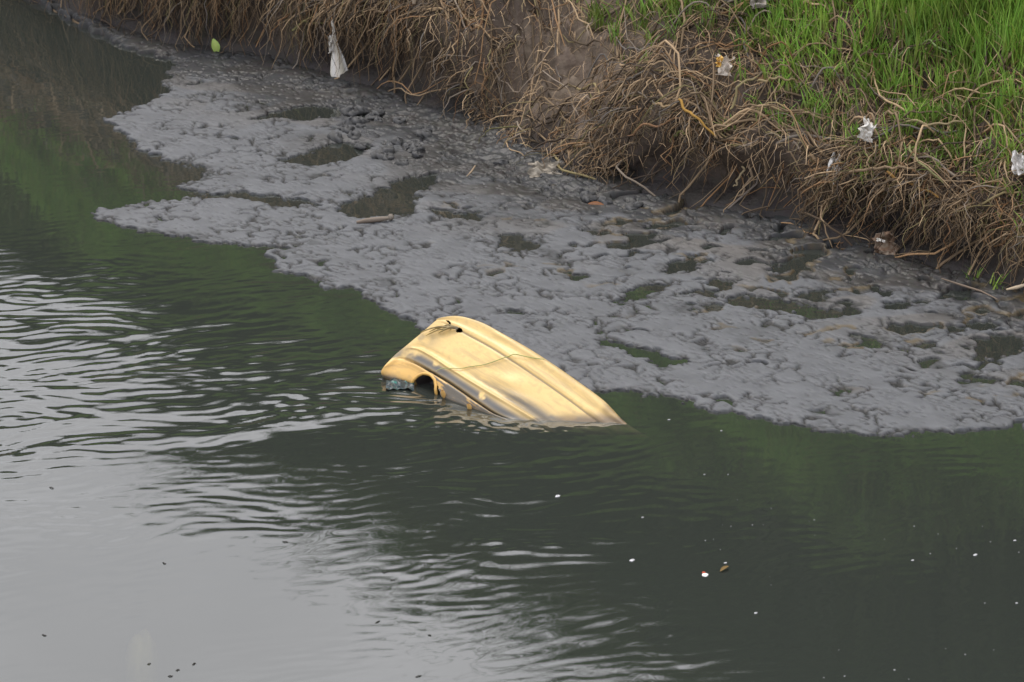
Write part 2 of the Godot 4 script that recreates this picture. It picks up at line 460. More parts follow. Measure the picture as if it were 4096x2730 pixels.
func mud_h(x: float, z: float) -> Vector3:
	# height, pale share, ochre share
	var b := sd(x, z)
	var dm := mud_d(x, z)
	if dm < -0.12:
		return Vector3(-0.1, 0, 0)
	var wx := x + 0.035 * soft.get_noise_2d(x * 9.0, z * 9.0)
	var wz := z + 0.035 * soft.get_noise_2d(x * 9.0 + 31.0, z * 9.0)
	var c1 := cells.get_noise_2d(wx * 10.5, wz * 13.0) + 1.0
	var c2 := cells.get_noise_2d(wx * 17.0 + 5.0, wz * 22.0) + 1.0
	dm += 0.028 * (c2 - 0.35) + 0.03 * soft.get_noise_2d(x * 7.0, z * 9.0) + 0.019 * soft.get_noise_2d(x * 21.0, z * 25.0)
	# scattered gaps between the plates, many along the bank on the right
	var near := ss(-1.35, -0.5, b.y) * ss(0.35, 1.1, b.x)
	var gap := soft.get_noise_2d(wx * 3.4 + 3.0, wz * 7.5) + 0.35 * soft.get_noise_2d(wx * 9.0, wz * 13.0)
	var thr := lerpf(0.98, 0.45, near)
	dm = minf(dm, (thr - gap) * 0.11)
	var patch := ss(-0.2, 0.45, soft.get_noise_2d(x * 1.3 + 70.0, z * 1.8))
	# cracks
	var crack := (1.0 - ss(0.03, 0.16, c1)) * ss(0.08, 0.30, soft.get_noise_2d(x * 2.9 + 12.0, z * 3.7) + 0.1)
	crack = maxf(crack, 0.45 * (1.0 - ss(0.03, 0.16, c2)) * ss(0.2, 0.45, soft.get_noise_2d(x * 4.3 + 50.0, z * 5.0) + 0.05))
	var churn := exp(-(pow((b.x + 0.1) / 0.75, 2.0) + pow((b.y + 0.12) / 0.28, 2.0)))
	var h := -0.05 + 0.057 * ss(-0.03, 0.008, dm) + 0.005 * ss(0.0, 0.05, dm)
	h += ss(0.0, 0.03, dm) * (0.0014 * ss(0.0, 0.25, c1) + 0.0005 * ss(0.0, 0.2, c2) + (0.0009 + 0.013 * churn) * fine.get_noise_2d(x * 11.0, z * 14.0) + 0.005 * soft.get_noise_2d(x * 2.0, z * 2.0) - 0.011 * crack)
	var pits := soft.get_noise_2d(x * 31.0, z * 34.0)
	h -= 0.007 * ss(0.6, 0.74, pits) * ss(0.0, 0.05, dm)
	# towards the bank the mud is wet, smooth and climbs
	h += 0.03 * ss(-0.25, 0.02, b.y)
	var reach := lerpf(-0.75, -0.40, ss(0.3, 1.2, b.x)) - 0.25 * patch
	var damp := ss(reach, reach * 0.3, b.y + 0.10 * soft.get_noise_2d(x * 6.0, z * 8.0))
	var pale := ss(0.002, 0.0115, h) * (1.0 - 0.80 * damp)
	pale *= 1.0 - 0.9 * crack
	var ochre := 0.0
	if b.x > 0.1 and b.y > -1.6:
		ochre = ss(0.1, 0.35, soft.get_noise_2d(x * 1.6 + 21.0, z * 2.4)) * (1.0 - ss(0.0, 0.2, absf(gap - thr + 0.13))) * ss(0.0, 0.4, b.x) * ss(-1.5, -0.9, b.y)
	return Vector3(h, pale, ochre)

func build_mud() -> void:
	var st := 0.0092
	var nx := int(6.2 / st)
	var nz := int(6.7 / st)
	var hs := PackedFloat32Array()
	hs.resize(nx * nz)
	hs.fill(-0.1)
	var cs := PackedColorArray()
	cs.resize(nx * nz)
	var grey := Color(0.103, 0.107, 0.114)
	var dark := Color(0.016, 0.016, 0.016)
	var och := Color(0.13, 0.09, 0.032)
	for j in nz:
		var z := -16.0 + j * st
		for i in nx:
			var x := -3.3 + i * st
			var q := Vector2(x, z) - ORIGIN
			if q.dot(N) > 0.35:
				continue
			var r := mud_h(x, z)
			var k := j * nx + i
			hs[k] = r.x
			var tone := 0.80 + 0.4 * (fine.get_noise_2d(x * 6.0, z * 8.0) * 0.5 + 0.5)
			cs[k] = (dark.lerp(grey.lerp(Color(0.105, 0.093, 0.08), 0.7 * ss(-1.1, -0.2, sd(x, z).y) * ss(0.2, 0.5, soft.get_noise_2d(x * 1.9 + 7.0, z * 3.0) + 0.35)), r.y) * tone).lerp(och, r.z * 0.5)
	var dry := Acc.new()
	var moist := Acc.new()
	var ids := PackedInt32Array()
	ids.resize(nx * nz)
	ids.fill(-1)
	var ids2 := ids.duplicate()
	for j in range(0, nz - 1):
		for i in range(0, nx - 1):
			var k := j * nx + i
			if maxf(maxf(hs[k], hs[k + 1]), maxf(hs[k + nx], hs[k + nx + 1])) < -0.03:
				continue
			var soak := cs[k].g < 0.058 and hs[k] > 0.006
			var a: Acc = moist if soak else dry
			var at: PackedInt32Array = ids2 if soak else ids
			for t in [k, k + 1, k + nx + 1, k + nx]:
				if at[t] < 0:
					at[t] = a.v.size()
					var ii: int = t % nx
					var jj: int = t / nx
					a.v.push_back(Vector3(-3.3 + ii * st, hs[t], -16.0 + jj * st))
					var gx := hs[mini(t + 1, nx * nz - 1)] - hs[maxi(t - 1, 0)]
					var gz := hs[mini(t + nx, nx * nz - 1)] - hs[maxi(t - nx, 0)]
					a.n.push_back(Vector3(-gx, 2.0 * st, -gz).normalized())
					a.c.push_back(cs[t])
			a.i.append_array([at[k], at[k + 1], at[k + nx + 1], at[k], at[k + nx + 1], at[k + nx]])
			if soak:
				ids2 = at
			else:
				ids = at
	tag(part("wet_mud", moist.mesh(), M.wet_mud), "dark wet mud along the foot of the bank", "", "", "structure")
	tag(part("mud_flat", dry.mesh(), M.mud), "cracked grey sludge flat with dark pools along the bank", "", "", "structure")

func water_h(x: float, z: float, n1: FastNoiseLite, n2: FastNoiseLite) -> float:
	# crests run nearly along x, a little further off towards the right
	var u := x * 0.955 - z * 0.296
	var w := x * 0.296 + z * 0.955
	var lx := -0.25 - x
	var zc := -10.2 - lx * 0.05
	var half := 0.30 + 0.44 * maxf(lx, 0.0)
	var wake := ss(-0.35, 0.35, lx) * (1.0 - ss(0.55, 1.15, absf(z - zc + 0.1 * soft.get_noise_2d(x, z)) / half))
	var calm := ss(-9.1, -8.2, z) * ss(0.6, -0.9, x)
	var amp := lerpf(1.25, 0.35, calm) * lerpf(1.0, 0.35, ss(0.6, 1.5, x - (z + 8.5) * 0.35)) * lerpf(1.0, 0.15, ss(-11.3, -12.3, z))
	amp *= 0.55 + 0.9 * ss(-0.3, 0.5, soft.get_noise_2d(u * 0.9, w * 2.0 + 4.0))
	var wx := 0.10 * n2.get_noise_2d(u * 1.1, w * 1.7)
	var ws := 0.045 * n2.get_noise_2d(u * 1.1 + 70.0, w * 1.9) + 0.008 * n2.get_noise_2d(u * 4.0, w * 6.0)
	var q := u + wx
	w += ws
	var h := 0.0
	var a1 := 0.00046 * (amp + 2.8 * wake)
	var u2 := q * 0.966 + w * 0.259
	var w2 := w * 0.966 - q * 0.259
	var mix := ss(-0.35, 0.35, soft.get_noise_2d(u * 0.9 + 15.0, w * 1.4))
	h += a1 * mix * n1.get_noise_2d(q * 4.0, w * 18.0)
	h += a1 * (1.1 - mix) * n1.get_noise_2d(u2 * 4.6 + 33.0, w2 * 20.0)
	var mottle := ss(-0.45, 0.35, soft.get_noise_2d(u * 1.6 + 40.0, w * 3.6))
	h += 0.00042 * mottle * (0.9 * amp + 2.0 * wake) * n2.get_noise_2d(q * 9.0, w * 28.0)
	h += 0.0016 * (0.5 * amp + 1.0 * wake) * n2.get_noise_2d(q * 0.9 + 9.0, w * 3.2)
	# long stern waves off the bumper
	var k := w + 0.06 * n2.get_noise_2d(u * 1.2, w)
	h += 0.0016 * wake * sin(TAU * k / 0.27 + 1.0) * ss(-0.1, 0.5, lx) * ss(-10.3, -9.9, z)
	# boil where the water piles against the bumper
	var bo := exp(-(pow((x + 0.02) / 0.3, 2.0) + pow((z + 9.86) / 0.10, 2.0)))
	h += bo * (0.004 + 0.0022 * n1.get_noise_2d(x * 14.0, z * 22.0))
	return h

func build_water() -> void:
	var st := 0.0115
	var x0 := -3.4
	var z0 := -16.2
	var nx := int(6.1 / st) + 1
	var nz := int(8.7 / st) + 1
	var n1 := noise(21)
	var n2 := noise(22)
	var hs := PackedFloat32Array()
	hs.resize(nx * nz)
	for j in nz:
		for i in nx:
			if (Vector2(x0 + i * st, z0 + j * st) - ORIGIN).dot(N) > 0.4:
				continue
			var edge := minf(minf(i, nx - 1 - i), minf(j, nz - 1 - j)) / 20.0
			hs[j * nx + i] = water_h(x0 + i * st, z0 + j * st, n1, n2) * clampf(edge, 0, 1)
	var a := Acc.new()
	a.v.resize(nx * nz)
	a.n.resize(nx * nz)
	a.c.resize(nx * nz)
	for j in nz:
		for i in nx:
			var k := j * nx + i
			a.v[k] = Vector3(x0 + i * st, hs[k], z0 + j * st)
			var gx := hs[k + 1] - hs[k - 1] if i > 0 and i < nx - 1 else 0.0
			var gz := hs[k + nx] - hs[k - nx] if j > 0 and j < nz - 1 else 0.0
			a.n[k] = Vector3(-gx, 2.0 * st, -gz).normalized()
			a.c[k] = Color.WHITE
			if i < nx - 1 and j < nz - 1:
				a.i.append_array([k, k + 1, k + nx + 1, k, k + nx + 1, k + nx])
	# calm water all round the detailed part
	var x1 := x0 + (nx - 1) * st
	var z1 := z0 + (nz - 1) * st
	for r in [[-80.0, -80.0, 80.0, z0], [-80.0, z1, 80.0, 50.0], [-80.0, z0, x0, z1], [x1, z0, 80.0, z1]]:
		a.grid(2, 2, PackedVector3Array([Vector3(r[0], 0, r[1]), Vector3(r[2], 0, r[1]), Vector3(r[0], 0, r[3]), Vector3(r[2], 0, r[3])]), PackedColorArray([Color.WHITE, Color.WHITE, Color.WHITE, Color.WHITE]))
	var murk := FogVolume.new()
	murk.name = "murk"
	murk.size = Vector3(14, 0.5, 14)
	murk.position = Vector3(0, -0.262, -11)
	var fm := FogMaterial.new()
	fm.density = 28.0
	fm.albedo = Color(0.12, 0.14, 0.1)
	murk.material = fm
	add_child(murk)
	tag(murk, "cloudy silt hanging in the river water", "", "", "stuff")
	tag(part("river_water", a.mesh(), M.water), "murky dark green river water with ripples and sky reflection", "", "", "structure")

# ---------------------------------------------------------------- grass
func grass_from(s: float) -> float:
	var k := [[-5.0, 0.9], [-2.0, 1.0], [-1.0, 0.92], [0.0, 0.76], [0.6, 0.58], [1.2, 0.43], [2.0, 0.33], [3.0, 0.24], [5.0, 0.24]]
	for i in range(1, k.size()):
		if s < k[i][0]:
			return lerpf(k[i - 1][1], k[i][1], clampf((s - k[i - 1][0]) / (k[i][0] - k[i - 1][0]), 0, 1))
	return 0.3

func clump(seed_: int, blades: int, tall: float, spread: float, half: float) -> Mesh:
	var r := RandomNumberGenerator.new()
	r.seed = seed_
	var a := Acc.new()
	for b in blades:
		var az := r.randf() * TAU
		var base := Vector3(r.randf_range(-spread, spread), -0.01, r.randf_range(-spread, spread))
		var l := tall * r.randf_range(0.55, 1.1)
		var lean := r.randf_range(0.02, 0.36) if r.randf() < 0.85 else r.randf_range(0.4, 0.8)
		var dir := Vector3(cos(az), 0, sin(az))
		var p := PackedVector3Array()
		for k in 6:
			var f := k / 5.0
			p.push_back(base + Vector3.UP * l * (f - 0.28 * lean * f * f) + dir * l * lean * f * f)
		var side := Vector3(r.randf_range(-1, 1), 0, r.randf_range(-1, 1)).normalized()
		var t := r.randf()
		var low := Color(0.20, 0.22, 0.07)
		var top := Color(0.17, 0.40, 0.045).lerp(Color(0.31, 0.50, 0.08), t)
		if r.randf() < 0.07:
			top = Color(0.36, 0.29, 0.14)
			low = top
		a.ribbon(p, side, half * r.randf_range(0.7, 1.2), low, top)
	return a.mesh()

func scatter(called: String, mesh: Mesh, m: Material, places: Array, tints: Array, label: String, category: String) -> void:
	var mm := MultiMesh.new()
	mm.transform_format = MultiMesh.TRANSFORM_3D
	mm.use_colors = true
	mm.mesh = mesh
	mm.instance_count = places.size()
	for k in places.size():
		mm.set_instance_transform(k, places[k])
		mm.set_instance_color(k, tints[k])
	var o := MultiMeshInstance3D.new()
	o.name = numbered(called)
	o.multimesh = mm
	o.material_override = m
	add_child(o)
	tag(o, label, category, "", "stuff")

func build_grass() -> void:
	var sets := [[], [], []]
	var cols := [[], [], []]
	for k in 20000:
		var s := rr(-6.0, 5.0)
		var g := grass_from(s)
		var d := g + rr(-0.35, 2.6) * (0.35 + 0.65 * rng.randf())
		var depth := d - g + 0.10 * soft.get_noise_2d(s * 4.0, d * 4.0)
		if rng.randf() > ss(-0.42, 0.5, depth) * 0.97 + 0.012:
			continue
		var w := rng.randi() % 3
		var z := lerpf(0.45, 1.12, ss(-0.2, 0.7, depth)) * rr(0.7, 1.25)
		var q := bank_pt(s, d)
		var b := Basis(Vector3.UP, rng.randf() * TAU) * Basis(Vector3.RIGHT, rr(-0.15, 0.25))
		sets[w].append(Transform3D(b.scaled(Vector3(1, z, 1) * (0.9 + 0.2 * z)), q))
		var t := 0.8 + 0.35 * soft.get_noise_2d(s * 1.7, d * 1.7 + 5.0) + rr(-0.12, 0.2)
		cols[w].append(Color(t * rr(0.9, 1.15), t, t * 0.95))
	for w in 3:
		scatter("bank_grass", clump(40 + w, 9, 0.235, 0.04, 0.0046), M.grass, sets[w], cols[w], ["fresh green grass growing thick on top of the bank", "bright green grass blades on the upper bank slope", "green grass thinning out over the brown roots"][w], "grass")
	var far := []
	var fc := []
	for k in 15000:
		var s := rr(-12.0, 7.5)
		var d := rr(1.8, 5.0) if s > -6.4 else rr(0.15, 5.0)
		var b := Basis(Vector3.UP, rng.randf() * TAU)
		far.append(Transform3D(b.scaled(Vector3(2.2, rr(1.0, 1.8), 2.2)), bank_pt(s, d)))
		var t := rr(0.3, 0.55)
		fc.append(Color(t * 1.05, t * 0.88, t))
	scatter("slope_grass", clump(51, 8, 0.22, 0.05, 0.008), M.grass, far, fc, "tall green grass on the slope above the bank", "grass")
	var reeds := []
	var rc := []
	for k in 6500:
		var s := rr(-11.0, 9.0)
		var d := rr(2.7, 3.9)
		var top := lerpf(lerpf(0.42, 0.84, ss(-7.5, -5.0, s)), 1.2, ss(-2.7, 0.0, s)) + 0.1 * soft.get_noise_2d(s * 0.8, 3.0)
		var b := Basis(Vector3.UP, rng.randf() * TAU) * Basis(Vector3.RIGHT, rr(-0.15, 0.15))
		reeds.append(Transform3D(b.scaled(Vector3(1, top * rr(0.75, 1.1), 1)), bank_pt(s, d)))
		var t := rr(0.15, 0.45)
		rc.append(Color(t * 0.9, t * 0.82, t * 0.9))
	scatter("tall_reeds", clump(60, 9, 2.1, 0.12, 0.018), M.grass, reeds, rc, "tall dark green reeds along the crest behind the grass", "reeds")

# ---------------------------------------------------------------- roots
func bark(pale := 0.5) -> Color:
	var t := clampf(pale + rr(-0.5, 0.5), 0, 1)
	var c := Color(0.045, 0.033, 0.024).lerp(Color(0.47, 0.335, 0.20), t * t * 0.6 + t * 0.4)
	var h := rng.randf()
	if h < 0.06:
		c = c.lerp(Color(0.20, 0.19, 0.07), 0.5)
	elif h < 0.2:
		c = c.lerp(Color(0.30, 0.15, 0.06), 0.5)
	elif h < 0.3:
		c = c.lerp(Color(0.20, 0.185, 0.17), 0.6)
	return c

func runner_path(s: float, d: float, ang: float, length: float, lift: float, bend: float, pts := 11) -> PackedVector3Array:
	var p := PackedVector3Array()
	var st := length / (pts - 1)
	for k in pts:
		var f := float(k) / (pts - 1)
		p.push_back(bank_pt(s, maxf(d, -0.05), 0.005 + lift * sin(PI * f) + 0.004 * rr(-1, 1)))
		ang += bend * st * 0.5
		if k % 3 == 2:
			ang += rr(-0.7, 0.7)
		s += cos(ang) * st
		d += sin(ang) * st * 0.75
	return p

func build_roots() -> void:
	# roots that hang from the lip over the mud
	var a := Acc.new()
	for k in 8200:
		var s := rr(-6.6, 4.0)
		var sl := slump(s)
		if rng.randf() < sl * 0.75:
			continue
		var bunch := soft.get_noise_2d(s * 3.0, 90.0)
		if rng.randf() < lerpf(0.1, 0.38, ss(-0.8, 0.6, s)) - bunch * 1.1:
			continue
		var d := rr(0.05, 0.3)
		var q := bank_pt(s, d, 0.01)
		q.y += rr(-0.06, 0.02)
		var l := rr(0.08, 0.36) * (1.0 + 0.4 * bunch) * lerpf(0.6, 1.1, ss(1.0, -1.0, s))
		var out := -Vector3(N.x, 0, N.y) * rr(0.02, 0.20) + Vector3(E.x, 0, E.y) * rr(-0.16, 0.16)
		var p := PackedVector3Array()
		var ph := rr(0, 50)
		for i in 9:
			var f := i / 8.0
			var w := Vector3(soft.get_noise_2d(ph, f * 4.0), 0, soft.get_noise_2d(ph + 20.0, f * 4.0)) * 0.05 * f
			p.push_back(q + out * (1.0 - pow(1.0 - f, 2.2)) + Vector3.DOWN * l * (f * f * 0.5 + f * 0.5) + Vector3.UP * 0.03 * sin(f * PI) + w)
		var c := bark(0.42)
		a.tube(p, 0.0014 + 0.0042 * pow(rng.randf(), 2.0), rr(0.0006, 0.0016), c, c * 0.7, 4)
	tag(part("hanging_roots", a.mesh(), M.root), "fringe of brown roots hanging from the bank lip over the mud", "roots", "", "stuff")

	# matted stems lying over the slope
	var b := Acc.new()
	for k in 6400:
		var s := rr(-6.6, 4.2)
		var d := rr(0.02, grass_from(s) + 0.35)
		if rng.randf() < slump(s) * 0.7:
			continue
		var clus := soft.get_noise_2d(s * 2.2 + 60.0, d * 4.0)
		if rng.randf() < 0.3 - clus * 0.9:
			continue
		var ang := rr(-0.55, 0.55) + (PI if rng.randf() < 0.5 else 0.0)
		if rng.randf() < 0.35:
			ang = rr(0, TAU)
		var p := runner_path(s, d, ang, rr(0.15, 0.62), pow(rng.randf(), 2.0) * 0.13, rr(-3.5, 3.5))
		var c := bark(0.5)
		var th := 0.002 + 0.0055 * pow(rng.randf(), 2.0)
		b.tube(p, th, th * rr(0.5, 0.9), c, c * rr(0.7, 1.1), 5)
	tag(part("matted_stems", b.mesh(), M.root), "tangle of brown runner stems matted over the bank slope", "roots", "", "stuff")

	# fine dead fibres
	var f := Acc.new()
	for k in 21000:
		var s := rr(-6.6, 4.2)
		var g := grass_from(s)
		var d := rr(0.02, g + 0.5)
		if rng.randf() < slump(s) * 0.45:
			continue
		var q := bank_pt(s, d, rr(0.0, 0.035))
		var l := rr(0.05, 0.2)
		var dir := (-Vector3(N.x, 0, N.y) * rr(-0.3, 1.0) + Vector3(E.x, 0, E.y) * rr(-0.9, 0.9) + Vector3.DOWN * rr(0.1, 0.9)).normalized()
		var p := PackedVector3Array()
		var bow := Vector3(rr(-1, 1), rr(0.2, 1.2), rr(-1, 1)) * l * 0.25
		for i in 5:
			var t := i / 4.0
			p.push_back(q + dir * l * t + bow * sin(PI * t))
		var c := bark(0.8)
		f.ribbon(p, Vector3(rr(-1, 1), rr(-0.4, 0.4), rr(-1, 1)).normalized(), rr(0.001, 0.0026), c, c, 0.4)
	tag(part("dead_fibres", f.mesh(), M.straw), "mat of dead grass fibres draped down the brown bank", "roots", "", "stuff")

# ---------------------------------------------------------------- bumper
func net_at(r: float, u: float) -> Vector3:
	var rows := NET.size()
	var cols: int = NET[0].size() / 3
	var i := clampi(int(r), 0, rows - 2)
	var j := clampi(int(u), 0, cols - 2)
	var q := []
	for a in range(-1, 3):
		var row: Array = NET[clampi(i + a, 0, rows - 1)]
		var c := []
		for b in range(-1, 3):
			var k := clampi(j + b, 0, cols - 1) * 3
			c.append(Vector3(row[k], row[k + 1], row[k + 2]))
		q.append(c[1].cubic_interpolate(c[2], c[0], c[3], u - j))
	return q[1].cubic_interpolate(q[2], q[0], q[3], r - i)

func bell(x: float, w: float) -> float:
	return exp(-x * x / (w * w))

func shell_at(r: float, u: float) -> Vector3:
	var p := net_at(r, u)
	var a := net_at(r, u + 0.05) - net_at(r, u - 0.05)
	var b := net_at(r + 0.05, u) - net_at(r - 0.05, u)
	var n := b.cross(a).normalized()
	var body := ss(2.2, 3.4, u)
	var o := -0.0045 * bell(r - 4.0, 0.08) * body + 0.003 * bell(r - 3.6, 0.3) * body
	o += 0.007 * bell(r - 7.0, 0.22) * body - 0.003 * bell(r - 6.4, 0.3) * body
	o -= 0.015 * bell(r - 9.0, 0.14) * ss(2.4, 4.0, u)
	o += 0.006 * bell(r - 9.4, 0.3) * ss(3.0, 4.0, u)
	o += 0.003 * bell(r - 2.5, 0.25) * ss(4.5, 4.9, u)
	return p + n * o

func build_bumper() -> void:
	var root := thing("car_bumper", NET_AT)
	tag(root, "broken yellow car bumper with grey grime sticking out of the river", "car bumper")
	var per := 22
	var tall := 22
	var nu := 11 * per + 1
	var nv := 12 * tall + 1
	var P := PackedVector3Array()
	P.resize(nu * nv)
	var C := PackedColorArray()
	C.resize(nu * nv)
	var yel := Color(0.67, 0.47, 0.185)
	var rich := Color(0.66, 0.36, 0.075)
	var grey := Color(0.095, 0.092, 0.088)
	var gn := noise(31, FastNoiseLite.TYPE_SIMPLEX_SMOOTH, 4)
	for k in nv:
		var r := float(k) / tall
		for j in nu:
			var u := float(j) / per
			var p := shell_at(r, u)
			P[k * nu + j] = p
			var along := gn.get_noise_2d(u * 0.8, r * 2.5)
			var blot := gn.get_noise_3d(p.x * 9.0, p.y * 9.0, p.z * 9.0)
			var finer := gn.get_noise_3d(p.x * 30.0, p.y * 30.0, p.z * 30.0)
			var c := yel.lerp(yel * 1.06, along)
			if r > 9.2:
				c = rich.lerp(yel, 0.45)
			# film of silt: between ridge and groove, a smear above the ridge that widens down the slope, the lower strip
			var g := bell(r - 8.3, 0.85) * ss(2.6, 4.2, u + blot * 2.0) * ss(-0.34, 0.02, blot * 0.8 + 0.3 * finer + 0.27)
			g = maxf(g, 0.75 * ss(5.7, 6.5, r) * (1.0 - ss(6.55, 6.8, r)) * ss(4.0, 8.5, u + along * 2.0) * ss(-0.5, 0.2, along + 0.15))
			g = maxf(g, 0.9 * bell(r - 6.1, 0.75) * ss(5.8, 9.0, u + along))
			g = maxf(g, 0.94 * ss(9.1, 9.4, r) * ss(4.4, 5.2, u) * ss(-0.4, 0.05, blot + along + 0.12))
			g = maxf(g, 0.8 * bell(u - 2.4, 0.8) * ss(4.3, 6.0, r) * (1.0 - ss(8.6, 9.0, r)) * ss(-0.4, 0.3, blot))
			g = maxf(g, 0.30 * (1.0 - ss(2.0, 2.5, r)) + 0.22 * bell(r - 2.35, 0.3) * ss(-0.2, 0.3, along))
			g = maxf(g, 0.16 * ss(0.0, 0.5, finer + 0.5 * along))
			g = maxf(g, 0.24 * ss(0.05, 0.5, gn.get_noise_2d(u * 0.35 + 30.0, r * 2.2)) * ss(2.0, 3.0, r))
			g = maxf(g, 0.8 * bell(r - 4.0, 0.06) * ss(2.6, 3.2, u))
			g = maxf(g, 0.3 * bell(r - 3.1, 0.45) * ss(-0.1, 0.35, gn.get_noise_2d(u * 0.5 + 60.0, r)) * ss(3.0, 5.0, u))
			g = maxf(g, 0.9 * bell(p.y - 0.004 + 0.012 * blot, 0.013))
			c = c.lerp(grey, clampf(g, 0, 1))
			c = c.lerp(Color(0.16, 0.10, 0.045), 0.6 * ss(9.4, 10.2, u + 0.8 * blot + 0.12 * (6.0 - r)) * (1.0 - ss(5.0, 7.0, r)))
			c = c.lerp(Color(0.02, 0.02, 0.018), 0.97 * bell(r - 9.0, 0.13) * ss(4.0, 4.8, u))
			C[k * nu + j] = c
	var hole := Vector3(-0.341, 0.006, -10.200) - NET_AT
	var eye := Vector3(-0.210, 0.172, -10.356) - NET_AT
	# nearest points of the shell to the openings
	var near_hole := 0
	var near_eye := 0
	for k in P.size():
		var r := float(k / nu) / tall
		if r > 8.0 and P[k].distance_squared_to(hole) < P[near_hole].distance_squared_to(hole):
			near_hole = k
		if r > 2.0 and r < 8.0 and P[k].distance_squared_to(eye) < P[near_eye].distance_squared_to(eye):
			near_eye = k
	var hc := P[near_hole]
	var hc2 := hc + Vector3(0.047, -0.012, 0.03)
	var ec := P[near_eye]
	var er := float(near_eye / nu) / tall
	var eu := float(near_eye % nu) / per
	var crack := [shell_at(er - 0.75, eu - 0.75), shell_at(er - 0.35, eu - 0.62), shell_at(er + 0.05, eu - 0.5), ec]
	var outer := Acc.new()
	outer.grid(nu, nv, P, C)
	var inner := Acc.new()
	var Q := PackedVector3Array()
	Q.resize(P.size())
	var D := PackedColorArray()
	D.resize(P.size())
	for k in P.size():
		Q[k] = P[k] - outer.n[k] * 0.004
		D[k] = Color(0.018, 0.016, 0.013)  # near black, so the darkness inside the shell is painted on
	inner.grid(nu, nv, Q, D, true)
	var keep := PackedByteArray()
	keep.resize(P.size())
	for k in P.size():
		var p := P[k]
		var ok := p.distance_to(hc) > 0.064 and p.distance_to(hc2) > 0.046 + 0.012 * gn.get_noise_3d(p.x * 22.0, p.y * 22.0, p.z * 22.0)
		var de := p - ec
		ok = ok and Vector3(de.x * 0.85, de.y, de.z).length() > 0.011
		for q in 3:
			var near := Geometry3D.get_closest_point_to_segment(p, crack[q], crack[q + 1])
			ok = ok and near.distance_to(p) > 0.0032
		keep[k] = 1 if ok else 0
	for a: Acc in [outer, inner]:
		var left := PackedInt32Array()
		for k in range(0, a.i.size(), 3):
			if keep[a.i[k]] and keep[a.i[k + 1]] and keep[a.i[k + 2]]:
				left.append_array([a.i[k], a.i[k + 1], a.i[k + 2]])
		a.i = left
	part("shell", outer.mesh(), M.plastic, root)
	part("inner_face", inner.mesh(), M.plastic, root)
	# rim of the round lamp opening, and the short collar behind it
	var hr := float(near_hole / nu) / tall
	var hu := float(near_hole % nu) / per
	var ring := PackedVector3Array()
	var inn := PackedVector3Array()
	var nn := outer.n[near_hole]
	for k in 41:
		var a := TAU * k / 40
		var f := 0.0
		var p := hc
		while f < 3.0 and p.distance_to(hc) < 0.067:
			f += 0.03
			p = shell_at(clampf(hr + sin(a) * f * 2.0, 0, 11.99), clampf(hu + cos(a) * f, 0, 10.99))
		ring.push_back(p + nn * 0.001)
		inn.push_back(hc + (p - hc) * 0.88 - nn * 0.018)
	var rim := Acc.new()
	rim.tube(ring, 0.0065, 0.0065, Color(0.62, 0.37, 0.10), Color(0.62, 0.37, 0.10), 8)
	part("lamp_rim", rim.mesh(), M.plastic, root)
	var col := Acc.new()
	var both := ring.duplicate()
	both.append_array(inn)
	var cc := PackedColorArray()
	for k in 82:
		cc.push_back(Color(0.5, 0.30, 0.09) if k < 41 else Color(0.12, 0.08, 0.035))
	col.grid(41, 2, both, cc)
	part("lamp_collar", col.mesh(), M.plastic, root)
	var dark_cone := Acc.new()  # black cone added to paint the shade inside the opening, no lamp part
	var deep := PackedVector3Array()
	var dc := PackedColorArray()
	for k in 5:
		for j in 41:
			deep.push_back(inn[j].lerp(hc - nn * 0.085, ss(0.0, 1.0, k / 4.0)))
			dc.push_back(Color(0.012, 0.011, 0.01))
	dark_cone.grid(41, 5, deep, dc)
	part("hole_shade", dark_cone.mesh(), M.plastic, root)
	# two clips left on the lower edge
	for q in [[Vector3(-0.279, 0.020, -10.104), 0.020], [Vector3(-0.173, 0.008, -10.007), 0.018]]:
		var t := Acc.new()
		var pts := PackedVector3Array()
		var tc := PackedColorArray()
		for k in 9:
			var f := k / 8.0
			for j in 9:
				var a := TAU * j / 8.0
				var wd := 0.0095 * sqrt(sin(PI * lerpf(0.12, 0.97, f)))
				pts.push_back(q[0] - NET_AT + Vector3(cos(a) * wd + 0.006 * f, (0.5 - f) * 2.0 * q[1], 0.012 + sin(a) * wd * 0.6 - 0.012 * f))
				tc.push_back(Color(0.70, 0.42, 0.14))
		t.grid(9, 9, pts, tc)
		part("clip", t.mesh(), M.plastic, root)

	# plant roots caught in the cracked face
	var w := Acc.new()
	var base := ec
	for q in [[-0.5, 0.9, 0.0062], [-0.9, 0.95, 0.005], [-0.72, 0.6, 0.005], [-1.35, 1.35, 0.004], [-0.2, 0.35, 0.004], [-0.85, 1.3, 0.0042]]:
		var p := PackedVector3Array()
		for k in 9:
			var f := k / 8.0
			p.push_back(shell_at(er + q[1] * f + 0.06 * sin(f * 9.0 + q[0] * 9.0), eu - 0.1 + q[0] * f * 1.0) + Vector3(0, 0.012 * sin(PI * f) + 0.006, 0.006))
		w.tube(p, q[2] * 1.15, 0.002, Color(0.19, 0.16, 0.12), Color(0.30, 0.22, 0.07), 5)
	var wisp := part("snagged_plant", w.mesh(), M.root)
	wisp.position = NET_AT
	tag(wisp, "small brown rootlets snagged in the cracked hole of the yellow bumper", "plant")
	var st := Acc.new()
	var sp := PackedVector3Array()
	for k in 25:
		var f := k / 24.0
		var r := lerpf(2.3, 8.8, f)
		var u := lerpf(6.25, 5.15, f) - 0.12 * sin(PI * f) + (0.5 * (1.0 - ss(0.0, 0.22, f)))
		sp.push_back(shell_at(r, u) + Vector3(0, 0.007 + 0.003 * sin(f * 9.0), 0.003))
